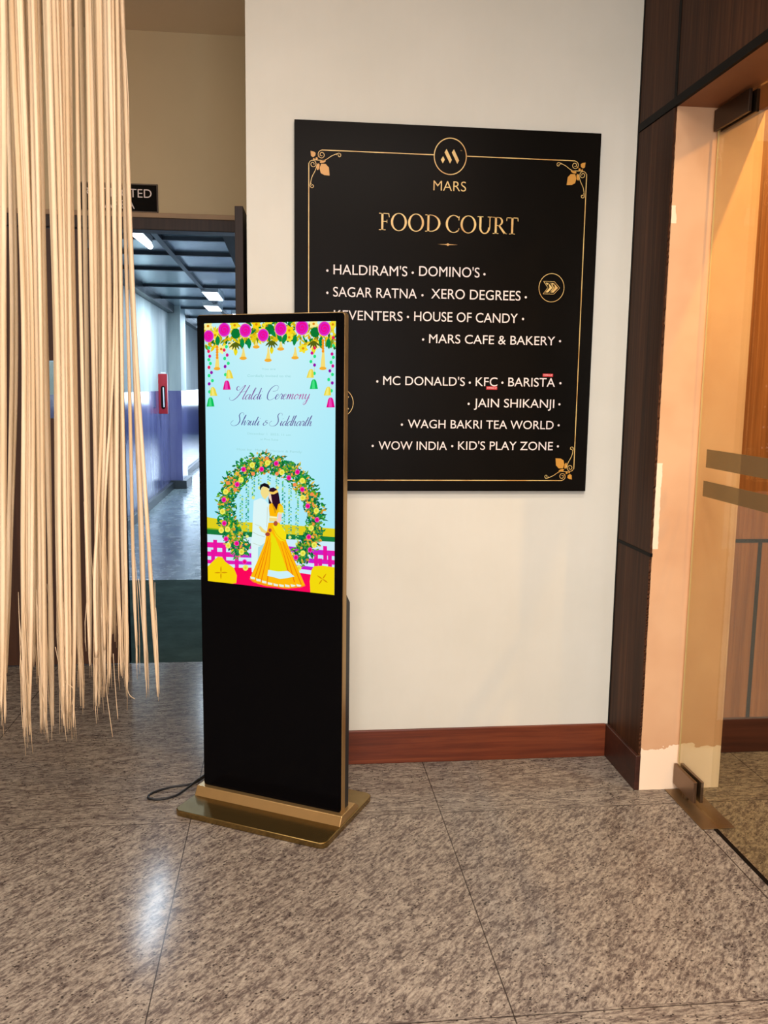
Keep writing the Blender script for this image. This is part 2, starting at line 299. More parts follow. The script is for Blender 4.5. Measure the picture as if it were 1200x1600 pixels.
obj('door_closer', B(-1.0, -.88, 4.675, 4.72, 2.17, 2.215), M_BEAM, lf, bevel=.004)
# open leaf swung towards the lobby, seen edge-on
bm = bmesh.new(); p0 = Vector((-.182, 4.69)); p1 = Vector((-.207, 4.02)); dd = (p1-p0).normalized(); nn = Vector((-dd.y, dd.x))*.018
vs = [bm.verts.new((q.x, q.y, z)) for z in (.008, 2.275) for q in (p0+nn, p1+nn, p1-nn, p0-nn)]
for f in ((0, 1, 2, 3), (4, 5, 6, 7), (0, 1, 5, 4), (1, 2, 6, 5), (2, 3, 7, 6), (3, 0, 4, 7)): bm.faces.new([vs[i] for i in f])
obj('door_leaf', bm, M_FRAME, d1, bevel=.002)

# ------------------------------------------------------------ door_2: frameless glass door
d2 = thing('door_2', None, None, (1.475, 2.5, 0), kind='structure')
gp = obj('glass_panel', B(1.469, 1.479, 2.02, 3.022, .018, 2.452), M_GLASS, d2)
obj('frosted_stripe', B(1.4675, 1.4688, 2.02, 2.955, 1.238, 1.302), M_FILM, gp)
obj('frosted_stripe', B(1.4675, 1.4688, 2.02, 2.965, 1.135, 1.190), M_FILM, gp)
obj('glass_edge', B(1.4685, 1.4735, 3.0222, 3.026, .11, 2.39), plain('pale_glass_edge', srgb(214, 190, 140), .3), gp)
obj('patch_fitting', B(1.455, 1.467, 2.862, 3.03, .028, .108), M_BRUSH, d2, bevel=.002)
obj('patch_fitting', B(1.4805, 1.4925, 2.862, 3.03, .028, .108), M_BRUSH, d2, bevel=.002)
obj('patch_fitting', B(1.455, 1.467, 2.80, 3.03, 2.385, 2.455), M_FITD, d2, bevel=.002)
obj('patch_fitting', B(1.4805, 1.4925, 2.80, 3.03, 2.385, 2.455), M_FITD, d2, bevel=.002)
bm = bmesh.new(); tube(bm, [(1.474, 2.96, .003), (1.474, 2.96, .03)], .012, 16); obj('pivot', bm, M_PLATE, d2)
tag(obj('floor_spring_plate', B(1.425, 1.545, 2.725, 3.03, 0, .004), M_PLATE, bevel=.001), 'thin bronze cover plate set in the floor beneath the glass door pivot', 'floor plate')
struct('trim_9', B(1.4665, 1.4815, .3, 2.724, 0, .0025), M_BLACK)

# ------------------------------------------------------------ digital kiosk
TH = math.radians(-28.65)
K = thing('digital_kiosk', 'tall free-standing black display kiosk with gold frame showing a lit wedding invitation', 'digital display', (-.303, 3.116, 0), TH)
W, ZT = .553, 1.736
def rrect(x0, x1, y0, y1, r, n=6):
    P = []
    for cx, cy, a0_ in ((x1-r, y1-r, 0), (x0+r, y1-r, 90), (x0+r, y0+r, 180), (x1-r, y0+r, 270)):
        for k in range(n+1): a = math.radians(a0_+90*k/n); P.append((cx+r*math.cos(a), cy+r*math.sin(a)))
    return P
def prism_y(bm, P, y0, y1):
    a = [bm.verts.new((x, y0, z)) for x, z in P]; b = [bm.verts.new((x, y1, z)) for x, z in P]
    bm.faces.new(a); bm.faces.new(b[::-1])
    for i in range(len(P)): k = (i+1) % len(P); bm.faces.new((a[i], a[k], b[k], b[i]))
def prism_z(bm, P, z0, z1):
    a = [bm.verts.new((x, y, z0)) for x, y in P]; b = [bm.verts.new((x, y, z1)) for x, y in P]
    bm.faces.new(a[::-1]); bm.faces.new(b)
    for i in range(len(P)): k = (i+1) % len(P); bm.faces.new((a[i], a[k], b[k], b[i]))
bm = bmesh.new(); prism_y(bm, rrect(-.002, W+.002, .045, ZT+.002, .012), .0, .027); obj('frame', bm, M_GOLD, K, bevel=.0015, local=True)
bm = bmesh.new(); prism_y(bm, rrect(0, W, .052, ZT, .011), -.004, .001); obj('front_glass', bm, M_GLASSB, K, bevel=.001, local=True)
bm = bmesh.new(); P = [(.027, .05), (.062, .05), (.062, .78), (.027, .82)]
a = [bm.verts.new((.03, y, z)) for y, z in P]; b = [bm.verts.new((W-.001, y, z)) for y, z in P]; bm.faces.new(a); bm.faces.new(b[::-1])
for i in range(4): bm.faces.new((a[i], a[(i+1) % 4], b[(i+1) % 4], b[i]))
obj('rear_housing', bm, M_BOXB, K, bevel=.002, local=True)
bm = bmesh.new(); prism_z(bm, rrect(-.022, .572, -.165, .235, .028), 0, .022)
base = obj('base', bm, M_GOLDP, K, bevel=.004, local=True)
bm = bmesh.new(); P = [(-.042, .02), (-.022, .052), (.085, .052), (.115, .03), (.115, .02)]
a = [bm.verts.new((-.018, y, z)) for y, z in P]; b = [bm.verts.new((.568, y, z)) for y, z in P]; bm.faces.new(a); bm.faces.new(b[::-1])
for i in range(len(P)): bm.faces.new((a[i], a[(i+1) % 5], b[(i+1) % 5], b[i]))
obj('mounting_ridge', bm, M_GOLD, base, bevel=.003, local=True)

# display picture: flat coloured shapes lying on the screen, drawn in a 2-D drawing frame
HS = ((2.76914331e-03, -4.83391600e-05, -8.61714583e-01), (2.24931784e-05, 2.29430420e-03, -1.16582144e+00), (3.63622911e-04, -9.76548687e-05, 1.0))
SC = thing('screen', None, None); SC.parent = K
class Art:
    def __init__(s): s.bm = bmesh.new(); s.cl = s.bm.loops.layers.float_color.new('paint')
    def poly(s, pts, col, ly):
        q = []
        for x, y in pts:
            a_, b_, c_ = (HS[i][0]*x+HS[i][1]*y+HS[i][2] for i in range(3)); u, v = a_/c_, b_/c_
            u = min(max(u, 0), .4950); v = min(max(v, 0), .893)
            q.append((.0295+u, -.0042-.00006*ly, 1.709-v))
        cl = []
        for p in q:
            if not cl or (Vector(p)-Vector(cl[-1])).length > 1e-6: cl.append(p)
        if len(cl) > 2 and (Vector(cl[0])-Vector(cl[-1])).length < 1e-6: cl.pop()
        if len(cl) < 3: return
        f = s.bm.faces.new([s.bm.verts.new(p) for p in cl])
        cc = col if isinstance(col, list) else None
        for i, l in enumerate(f.loops): l[s.cl] = srgb(*(cc[i] if cc and i < len(cc) else (col if not cc else cc[0])))
    def done(s, name, parent):
        bmesh.ops.triangulate(s.bm, faces=s.bm.faces[:]); return obj(name, s.bm, M_ART, parent, local=True)
Z4 = lambda P: [(300+x/4.6154, 480+y/4.6154) for x, y in P]
Z5 = lambda P: [(300+x/4.6154, 690+y/4.6154) for x, y in P]
ZD = lambda P: [(380+x/8.418, 740+y/8.421) for x, y in P]
def ell(cx, cy, rx, ry, n=16, rot=0): return [(cx+rx*math.cos(t_)*math.cos(rot)-ry*math.sin(t_)*math.sin(rot), cy+rx*math.cos(t_)*math.sin(rot)+ry*math.sin(t_)*math.cos(rot)) for t_ in (2*math.pi*k/n for k in range(n))]
def leafp(x, y, L, wd, ang): return [(x+a_*L*math.cos(ang)-b_*wd*math.sin(ang), y+a_*L*math.sin(ang)+b_*wd*math.cos(ang)) for a_, b_ in ((0, 0), (.25, .8), (.55, 1), (.85, .5), (1, 0), (.85, -.5), (.55, -1), (.25, -.8))]
def stroke(P, wd): # ribbon polygons along a polyline
    out = []
    for i in range(len(P)-1):
        (x0, y0), (x1, y1) = P[i], P[i+1]; d = math.hypot(x1-x0, y1-y0) or 1e-6
        w0 = wd(i) if callable(wd) else wd; w1 = wd(i+1) if callable(wd) else wd; nx, ny = -(y1-y0)/d, (x1-x0)/d
        out.append([(x0+nx*w0/2, y0+ny*w0/2), (x1+nx*w1/2, y1+ny*w1/2), (x1-nx*w1/2, y1-ny*w1/2), (x0-nx*w0/2, y0-ny*w0/2)])
    return out
Rn = random.Random(7)
A = Art()
# sky gradient with viewing-angle tone partly painted in, field, fence, carpet
for i in range(8):
    for k in range(12):
        def sc_(a_, b_):
            x = 93+(1037-93)*a_; y = 90+(1650-90)*b_; return (x, y)
        def cl_(a_, b_):
            m = 1-abs(a_-.55)*1.5; base_ = (204, 244, 248); low_ = (166, 232, 250)
            q = min(1, max(0, b_*.85+(.45-m*.5))); return tuple(base_[j_]*(1-q)+low_[j_]*q for j_ in range(3))
        cs = [(i/8, k/12), ((i+1)/8, k/12), ((i+1)/8, (k+1)/12), (i/8, (k+1)/12)]
        A.poly(Z4([sc_(*c_) for c_ in cs]), [cl_(*c_) for c_ in cs], 0)
A.poly(Z5([(110, 535), (300, 570), (600, 590), (1040, 632), (1040, 740), (110, 670)]), (224, 208, 30), 1)
A.poly(Z5([(110, 612), (300, 634), (600, 660), (1040, 692), (1040, 740), (110, 665)]), (128, 176, 24), 2)
A.poly(Z5([(110, 622), (300, 640), (1040, 692), (1040, 740), (110, 668)]), (24, 120, 60), 3)
A.poly(Z5([(110, 658), (300, 674), (1040, 728), (1040, 1120), (110, 1010)]), (206, 236, 250), 4)
for y0, h_ in ((715, 38), (782, 34), (842, 26)):
    A.poly(Z5([(110, y0), (260, y0+8), (450, y0+20), (700, y0+38), (860, y0+62), (1040, y0+78), (1040, y0+78+h_), (860, y0+62+h_), (700, y0+38+h_), (450, y0+18+h_), (260, y0+10+h_), (110, y0+h_)]), [(240, 20, 160), (230, 30, 170), (214, 20, 200), (196, 30, 210), (180, 40, 215)]*4, 5)
for x, y in ((175, 745), (240, 805), (160, 815), (900, 850), (965, 800), (930, 890), (1000, 870), (330, 850)): A.poly(Z5([(x-14, y-45), (x+14, y-43), (x+16, y+60), (x-12, y+60)]), (232, 20, 160), 6)
A.poly(Z5([(110, 905), (230, 905), (440, 905), (700, 935), (860, 960), (1040, 985), (1040, 1120), (110, 1010)]), (252, 8, 92), 7)
# cushions
A.poly(Z5([(110, 890), (165, 850), (195, 822), (225, 826), (250, 860), (310, 905), (332, 960), (328, 1015), (300, 1035), (110, 1005)]), (246, 214, 10), 8)
A.poly(Z5([(868, 930), (885, 902), (950, 898), (1040, 912), (1040, 1115), (862, 1092), (856, 1010)]), (244, 218, 14), 8)
for cx, cy, rt in ((218, 938, 0), (948, 995, .6)):
    for q in range(4): A.poly(Z5(leafp(cx, cy, 48, 5, rt+q*math.pi/2)), (214, 150, 10), 9)
# hanging garlands inside the arch
for x, y0, y1 in ((362, 380, 690), (405, 300, 680), (448, 260, 400), (493, 250, 330), (620, 250, 330), (665, 280, 640), (712, 310, 690), (762, 360, 740), (560, 240, 300)):
    y = y0
    while y < y1:
        A.poly(Z5(leafp(x, y, 16, 4.5, Rn.choice((.5, 2.6))+Rn.uniform(-.3, .3))), Rn.choice(((60, 170, 150), (110, 200, 120), (30, 150, 130), (190, 225, 120))), 8); y += 8
    A.poly(Z5(ell(x, y1, 11, 12)), (226, 236, 130), 9)
# arch of leaves and flowers (open at the bottom centre)
greens = ((12, 110, 52), (18, 140, 60), (60, 160, 40), (8, 92, 60), (120, 170, 30), (14, 124, 90))
for n_ in range(2600):
    th = Rn.uniform(-math.pi*.5-2.55, -math.pi*.5+2.55); r = max(.78, min(1.2, Rn.gauss(.985, .105))); sk = .12*math.cos(th)
    cx = 575+315*r*math.cos(th); cy = 520+360*r*math.sin(th)+45*math.cos(th)
    A.poly(Z5(leafp(cx, cy, Rn.uniform(18, 42), Rn.uniform(4, 8), th+Rn.uniform(-1.5, 1.5))), Rn.choice(greens) if Rn.random() < .86 else Rn.choice(((226, 150, 40), (232, 190, 60))), 10+Rn.randint(0, 5))
for n_ in range(70):
    th = Rn.uniform(-math.pi*.5-2.5, -math.pi*.5+2.5); r = Rn.gauss(1, .06); A.poly(Z5(leafp(575+315*r*math.cos(th), 520+360*r*math.sin(th)+45*math.cos(th), 24, 8, Rn.uniform(0, 6))), Rn.choice(((244, 150, 70), (250, 180, 60), (214, 206, 60))), 17)
for x, y in ((378, 195), (507, 195), (612, 155), (703, 260), (765, 218), (333, 303), (238, 413), (241, 582), (254, 695), (331, 728), (388, 862), (800, 345), (840, 465), (907, 565), (848, 688), (858, 782), (757, 835)):
    A.poly(Z5(ell(x, y, 17, 19)), (236, 60, 190), 18); A.poly(Z5(ell(x, y+1, 11, 12)), (240, 6, 120), 19)
for x, y in ((440, 165), (550, 150), (653, 220), (800, 282), (360, 270), (250, 355), (228, 497), (220, 632), (270, 743), (365, 790), (395, 905), (803, 405), (902, 500), (865, 625), (888, 748), (806, 806), (777, 912), (264, 625)):
    A.poly(Z5(ell(x, y, 20, 22, 9)), (238, 238, 96), 18); A.poly(Z5(ell(x, y, 9, 10, 8)), (226, 214, 60), 19)
for x, y in ((265, 292), (447, 228), (618, 230), (870, 380), (745, 310), (545, 118), (320, 340)): A.poly(Z5(ell(x, y, 15, 15, 6)), (250, 140, 80), 18)
# the couple (faceless illustration)
A.poly(ZD([(128, 1290), (140, 1000), (118, 900), (135, 760), (140, 560), (150, 350), (240, 315), (300, 340), (350, 400), (352, 690), (300, 900), (225, 1110), (150, 1290)]), (222, 246, 246), 20)
A.poly(ZD([(205, 1150), (212, 960), (240, 950), (300, 900), (232, 1100)]), (170, 224, 232), 21)
for P in ([(140, 760), (210, 800), (300, 828)], [(140, 905), (230, 940), (290, 950)], [(330, 430), (322, 700)], [(170, 660), (250, 690)]):
    for q in stroke(P, 5): A.poly(ZD(q), (190, 200, 170), 21)
A.poly(ZD([(215, 690), (245, 690), (290, 735), (345, 765), (310, 785), (250, 755)]), (240, 222, 130), 22)
A.poly(ZD([(240, 215), (262, 165), (330, 165), (352, 210), (350, 270), (300, 335), (262, 300), (240, 250)]), (244, 222, 140), 22)
A.poly(ZD([(228, 175), (245, 135), (290, 117), (340, 135), (362, 170), (356, 195), (325, 178), (275, 160), (250, 180), (242, 210), (232, 205)]), (22, 16, 24), 23)
A.poly(ZD([(345, 270), (395, 270), (400, 380), (375, 400), (350, 340)]), (250, 214, 190), 22)
A.poly(ZD([(342, 300), (360, 340), (385, 380), (365, 395), (348, 385)]), (30, 16, 30), 23)
A.poly(ZD([(350, 220), (362, 185), (410, 175), (458, 205), (478, 260), (498, 385), (470, 400), (452, 480), (432, 522), (405, 450), (394, 380), (398, 300), (392, 262), (358, 258)]), (46, 16, 36), 24)
A.poly(ZD([(352, 228), (405, 238), (458, 208), (474, 238), (415, 268), (360, 264)]), (250, 206, 96), 25)
A.poly(ZD([(355, 400), (392, 378), (405, 450), (432, 520), (452, 480), (470, 400), (498, 385), (535, 430), (545, 500), (470, 510), (455, 570), (360, 560), (350, 450)]), (254, 184, 8), 24)
A.poly(ZD([(482, 420), (535, 430), (545, 512), (478, 505)]), (240, 214, 40), 25)
A.poly(ZD([(476, 505), (522, 515), (512, 620), (470, 650), (440, 670), (450, 610), (468, 580)]), (246, 206, 200), 25)
A.poly(ZD([(478, 502), (522, 512), (520, 530), (476, 520)]), (240, 240, 150), 26)
A.poly(ZD([(358, 548), (458, 562), (455, 625), (355, 625)]), (244, 220, 130), 25); A.poly(ZD([(358, 556), (457, 568), (456, 582), (358, 572)]), (252, 250, 200), 26)
A.poly(ZD([(345, 640), (490, 640), (560, 790), (585, 900), (830, 1475), (740, 1500), (620, 1512), (480, 1495), (330, 1478), (200, 1440), (105, 1370), (200, 1150), (300, 900)]), (254, 186, 10), 26)
A.poly(ZD([(380, 760), (440, 850), (500, 1000), (590, 1270), (470, 1290), (340, 1270), (372, 1050)]), (234, 226, 14), 27)
for a0_, a1_ in (((360, 800), (160, 1380)), ((370, 850), (250, 1420)), ((380, 900), (330, 1440)), ((520, 850), (690, 1430)), ((540, 900), (780, 1460)), ((500, 900), (610, 1300)), ((350, 830), (205, 1400))):
    for q in stroke([a0_, ((a0_[0]+a1_[0])/2+6, (a0_[1]+a1_[1])/2), a1_], lambda i: 4+i*5): A.poly(ZD(q), (238, 128, 8), 28)
A.poly(ZD([(345, 1262), (480, 1285), (600, 1278), (690, 1355), (600, 1372), (500, 1385), (420, 1360), (335, 1340)]), (206, 240, 248), 29)
for i in range(9):
    a_ = i/9; x = 110+a_*680; y = 1362+110*math.sin(min(1, a_*1.5)*1.57)
    A.poly(ZD([(x, y-18), (x+62, y-2), (x+62, y+24), (x+8, y+16)]), (226, 244, 230), 29)
P = [(105, 1372), (160, 1420), (240, 1436), (330, 1470), (430, 1480), (520, 1500), (620, 1508), (700, 1490), (760, 1496), (830, 1475)]
for q in stroke(catmull(P, 3), 13): A.poly(ZD(q), (250, 140, 20), 30)
A.poly(ZD([(395, 680), (470, 640), (520, 680), (580, 800), (572, 890), (500, 880), (440, 810)]), (246, 226, 20), 29)
for q in stroke(catmull([(400, 690), (450, 790), (520, 860), (575, 880)], 4), 6): A.poly(ZD(q), (226, 170, 10), 30)
A.poly(ZD(ell(440, 652, 28, 34, 12)), (176, 84, 56), 31); A.poly(ZD(ell(335, 792, 32, 26, 12)), (170, 70, 50), 31); A.poly(ZD(ell(366, 740, 22, 26, 12)), (176, 84, 56), 31)
# flower garland along the top
def flower(x, y, r, col, ly, n=6):
    for q in range(n): A.poly(Z4(leafp(x, y, r, r*.33, q*2*math.pi/n+.3)), col, ly)
    A.poly(Z4(ell(x, y, r*.25, r*.25, 8)), (226, 140, 10), ly+1)
for n_ in range(420):
    x = Rn.uniform(95, 1040); y = Rn.uniform(105, 250)+25*math.cos((x-95)/945*2*math.pi)
    A.poly(Z4(leafp(x, y, Rn.uniform(25, 60), Rn.uniform(6, 13), math.pi/2+Rn.uniform(-1.3, 1.3))), Rn.choice(((12, 130, 50), (20, 104, 40), (120, 150, 20), (236, 206, 20), (244, 226, 60), (220, 170, 20), (236, 214, 40), (200, 190, 20))), 1+Rn.randint(0, 5))
for x, y in ((120, 135), (310, 130), (465, 125), (540, 135), (875, 125), (1012, 130), (700, 170), (700, 220), (215, 300), (300, 280), (800, 300), (880, 285), (170, 200)): flower(x, y, 38, Rn.choice(((246, 226, 50), (250, 214, 20), (252, 240, 150))), 8)
for x, y, a_ in ((365, 220, 1.6), (410, 220, 1.5), (930, 210, 1.6), (980, 225, 1.5), (190, 200, 1.6), (560, 150, 1), (620, 180, 1.3), (745, 200, 1.7), (680, 190, 1.9)): A.poly(Z4(leafp(x, y, 82, 17, a_)), (10, 138, 66), 9)
for x, y in ((318, 190), (885, 185), (560, 160)): A.poly(Z4(ell(x, y, 34, 38, 10)), (10, 120, 50), 9)
for x, y in ((318, 250), (575, 240), (875, 245)):
    for q in range(5): A.poly(Z4(leafp(x, y, 62, 7, math.pi/2+(q-2)*.42)), (86, 100, 20), 10); 
    A.poly(Z4(leafp(x, y+40, 60, 14, math.pi/2)), (236, 220, 30), 9)
for x, y, s_ in ((125, 207, .95), (236, 162, 1.1), (387, 168, 1.08), (514, 203, 1), (640, 158, 1.08), (792, 150, 1.2), (952, 160, 1.15)):
    A.poly(Z4(ell(x, y, 41*s_, 48*s_, 18)), (246, 190, 130), 12); A.poly(Z4(ell(x, y, 38*s_, 45*s_, 18)), (214, 50, 214), 13); A.poly(Z4(ell(x-2, y-2, 31*s_, 36*s_, 16)), (240, 10, 150), 14)
    P = [(x+(4+k*1.45)*s_*math.cos(k*.62), y+(4+k*1.7)*s_*math.sin(k*.62)) for k in range(20)]
    for q in stroke(P, 4.5*s_): A.poly(Z4(q), (206, 40, 196), 15)
def bead(x, y, c): A.poly(Z4(ell(x, y, 10.5, 12.5, 12)), c, 12)
MG, GR, PU, RD = (214, 10, 140), (40, 226, 130), (150, 10, 170), (236, 30, 90)
for pts in ([(127, 290, GR), (125, 315, RD), (133, 350, MG), (127, 375, GR), (138, 402, GR), (128, 430, RD), (146, 467, PU), (129, 489, GR), (153, 525, GR), (130, 548, PU), (133, 605, GR)],
            [(252, 283, GR), (236, 307, RD), (258, 343, MG), (240, 367, GR), (266, 402, GR), (243, 425, PU), (246, 483, GR)],
            [(883, 298, RD), (864, 334, MG), (884, 358, GR), (857, 395, GR), (883, 420, PU), (882, 480, GR)],
            [(1016, 225, RD), (1018, 283, GR), (1008, 342, MG), (1018, 366, GR), (1001, 402, GR), (1014, 428, MG), (993, 463, PU), (1012, 489, GR), (985, 525, GR), (1011, 550, PU), (1005, 606, GR)]):
    for q in stroke([(p_[0], p_[1]) for p_ in pts], 2.5): A.poly(Z4(q), (214, 214, 120), 11)
    for p_ in pts: bead(*p_)
def bell(x, y, s_, c, c2, lean=0):
    P = [(-28, 33), (-22, 10), (-17, -20), (-8, -33), (8, -33), (17, -20), (22, 10), (28, 33)]
    A.poly(Z4([(x+(a_*s_)+lean*(33-b_)*.12, y+b_*s_) for a_, b_ in P]), c, 14); A.poly(Z4([(x+a_*s_*.42-3+lean*(33-b_)*.12, y+b_*s_*.9) for a_, b_ in P]), c2, 15)
bell(140, 678, 1, (14, 190, 90), (70, 226, 130)); bell(256, 558, 1, (224, 10, 130), (236, 70, 180)); bell(879, 558, 1.05, (14, 190, 90), (70, 226, 130)); bell(1000, 690, 1.08, (226, 10, 140), (236, 70, 180))
bell(163, 603, .95, (236, 214, 70), (244, 234, 120), -1); bell(277, 480, .95, (236, 214, 70), (244, 234, 120), -1); bell(852, 480, .95, (236, 214, 70), (244, 234, 120), 1); bell(976, 608, .95, (236, 214, 70), (244, 234, 120), 1)
for x, y0, y1, w_ in ((186, 270, 445, 24), (943, 230, 450, 26), (372, 290, 372, 27), (550, 290, 388, 27), (743, 290, 372, 27), (465, 240, 292, 25), (640, 250, 308, 26)):
    A.poly(Z4([(x-4, y0), (x+4, y0), (x+7, y1-40), (x+w_*.7, y1-8), (x-w_*.7, y1-8), (x-7, y1-40)]), (246, 222, 120), 12); A.poly(Z4(ell(x, y1-5, w_, 12, 12)), (244, 176, 50), 13)
    if w_ != 27 and y1 > 400:
        for k in range(5): A.poly(Z4(ell(x, y0+15+k*19, 10, 11, 8)), (248, 150, 30), 13)
A.done('display_picture', SC)

# ---- brush-script lettering
G = {
 'H': (2.6, [[(.9, 2.3), (.55, 2.6), (.35, 2.1), (.8, 1.75), (1.5, 2.45), (1.9, 2.75), (1.5, 1.6), (1.0, .5), (.3, -.15), (-.35, .0), (-.5, .5)], [(2.75, 2.75), (2.45, 1.6), (2.2, .5), (2.2, .05), (2.45, .1), (2.65, .35)], [(1.1, 1.4), (1.8, 1.5), (2.45, 1.55)]]),
 'C': (2.0, [[(1.15, 1.55), (1.9, 1.7), (2.0, 2.4), (1.4, 2.7), (.7, 2.2), (.35, 1.2), (.5, .2), (1.1, -.15), (1.8, .2), (2.05, .5)]]),
 'S': (2.0, [[(1.9, 2.2), (1.75, 2.65), (1.2, 2.7), (.95, 2.15), (1.25, 1.5), (1.45, .8), (1.15, .1), (.4, -.15), (-.25, .1), (-.4, .65), (0, 1.0)]]),
 'a': (1.05, [[(.8, .85), (.5, 1.0), (.15, .65), (.08, .15), (.35, .0), (.65, .4), (.85, .98)], [(.85, .98), (.78, .3), (.9, .0), (1.15, .3)]]),
 'd': (1.05, [[(.8, .85), (.5, 1.0), (.15, .65), (.08, .15), (.35, .0), (.65, .4), (.85, .9)], [(1.0, 2.2), (.88, 1.1), (.78, .3), (.9, .0), (1.15, .3)]]),
 'l': (.6, [[(.0, .3), (.35, 1.2), (.55, 2.1), (.4, 2.2), (.22, 1.2), (.15, .3), (.3, .0), (.6, .3)]]),
 'i': (.55, [[(.0, .3), (.25, 1.0), (.17, .3), (.28, .0), (.6, .3)], [(.30, 1.42), (.34, 1.62)]]),
 'e': (.75, [[(.05, .4), (.45, .6), (.55, .92), (.32, 1.0), (.1, .6), (.12, .12), (.4, .0), (.78, .3)]]),
 'r': (.75, [[(.0, .3), (.2, 1.1), (.3, .95), (.62, .92), (.5, .3), (.58, .0), (.8, .3)]]),
 'm': (1.5, [[(.0, .6), (.22, 1.0), (.15, .0)], [(.15, .1), (.45, .9), (.65, .95), (.6, .0)], [(.6, .1), (.9, .9), (1.15, .95), (1.08, .2), (1.2, .0), (1.5, .3)]]),
 'n': (1.1, [[(.0, .6), (.22, 1.0), (.15, .0)], [(.15, .1), (.5, .9), (.75, .95), (.7, .2), (.82, .0), (1.1, .3)]]),
 'o': (.95, [[(.55, 1.0), (.2, .8), (.08, .3), (.3, .0), (.65, .25), (.75, .75), (.55, 1.0), (.5, .8), (.95, .75)]]),
 'y': (1.05, [[(.0, .7), (.2, 1.0), (.15, .3), (.35, .0), (.7, .4), (.85, 1.0)], [(.85, 1.0), (.75, .1), (.6, -.8), (.25, -1.1), (.15, -.75), (.6, -.2), (1.05, .3)]]),
 'u': (1.05, [[(.0, .6), (.2, 1.0), (.13, .3), (.3, .0), (.6, .3), (.82, 1.0)], [(.82, 1.0), (.75, .3), (.85, .0), (1.1, .3)]]),
 'h': (1.05, [[(.0, .3), (.3, 1.2), (.5, 2.1), (.38, 2.2), (.2, 1.2), (.12, .0)], [(.12, .1), (.45, .9), (.7, .95), (.66, .2), (.78, .0), (1.05, .3)]]),
 't': (.65, [[(.0, .3), (.45, 1.9), (.25, .8), (.18, .2), (.35, .0), (.65, .3)], [(.1, 1.15), (.65, 1.25)]]),
 '&': (1.2, [[(1.0, .95), (.7, 1.15), (.45, .9), (.7, .7), (.3, .6), (.15, .2), (.5, .0), (.9, .3), (1.0, .7), (.8, .55), (1.15, .5)]]),
 ' ': (.7, []),
}
def script(s, x0, x1, ybL, ybR, xh, cf, slant=.32):
    A_ = Art(); adv = 0; st = []
    for ch in s:
        wd, ps = G[ch]
        for p_ in ps: st.append((catmull([(adv+px_+slant*py_, py_) for px_, py_ in p_], 5)))
        adv += wd
    xs = [q[0] for p_ in st for q in p_]; lo, hi = min(xs), max(xs); k = (x1-x0)/(hi-lo)
    for p_ in st:
        P = []
        for a_, b_ in p_:
            x = x0+(a_-lo)*k; P.append((x, ybL+(ybR-ybL)*(x-x0)/(x1-x0)-b_*xh))
        n_ = len(P)
        def wd(i):
            j_ = min(max(i, 1), n_-1); dx, dy = P[j_][0]-P[j_-1][0], P[j_][1]-P[j_-1][1]; d = math.hypot(dx, dy) or 1
            return 1.9+4.6*max(0, dy/d)**1.5
        for q in stroke(P, wd): A_.poly(Z4(q), cf((q[0][0]-x0)/(x1-x0)), 18)
    return A_
script('Haldi Ceremony', 276, 850, 662, 664, 37, lambda f: (88+60*f+40*math.sin(f*9), 58, 150)).done('script_lettering', SC)
script('Shruti & Siddharth', 286, 868, 845, 858, 33, lambda f: (84+20*f, 84, 150)).done('script_lettering', SC)

# ---- block lettering from the built-in typeface
def text_bm(s, bold=0.0, spacing=1.0):
    cu = bpy.data.curves.new('lettering', 'FONT'); cu.body = s; cu.resolution_u = 6; cu.offset = bold; cu.space_character = spacing
    o = bpy.data.objects.new('lettering', cu); C.objects.link(o); bpy.context.view_layer.update()
    dg = bpy.context.evaluated_depsgraph_get(); me = bpy.data.meshes.new_from_object(o.evaluated_get(dg))
    bm = bmesh.new(); bm.from_mesh(me); bpy.data.objects.remove(o); bpy.data.meshes.remove(me); return bm
CAP = {}
def fit_text(bm, s, x0, x1, z0, cap, y, bold=0.0):
    b = text_bm(s, bold)
    if bold not in CAP:
        c_ = text_bm('H', bold); CAP[bold] = (min(v.co.y for v in c_.verts), max(v.co.y for v in c_.verts)); c_.free()
    lo, hi = min(v.co.x for v in b.verts), max(v.co.x for v in b.verts); c0, c1 = CAP[bold]
    for v in b.verts: v.co = Vector((x0+(v.co.x-lo)*(x1-x0)/(hi-lo), y, z0+(v.co.y-c0)*cap/(c1-c0)))
    me = bpy.data.meshes.new('t'); b.to_mesh(me); b.free(); bm.from_mesh(me); bpy.data.meshes.remove(me)
M_FAINT = emis('faint_lit_print', srgb(160, 214, 216), 1)
def s2l(x, y):
    x, y = 300+x/4.6154, 480+y/4.6154; a_, b_, c_ = (HS[i][0]*x+HS[i][1]*y+HS[i][2] for i in range(3)); return .0295+a_/c_, 1.709-b_/c_
for s_, xa, xb, yb, cp in (('You are', 505, 605, 452, .0063), ('Cordially Invited to the', 402, 714, 500, .0075), ('December 1  2023, 11 am', 405, 715, 913, .0065), ('at Pine Suite', 497, 626, 955, .0065), ('Host by:  Mahesh Harjani & Family', 330, 795, 1026, .0075)):
    bm = bmesh.new(); a_ = s2l(xa, yb); b_ = s2l(xb, yb); fit_text(bm, s_, a_[0], b_[0], a_[1], cp, -.0052)
    obj('faint_lettering', bm, M_FAINT, SC, local=True)

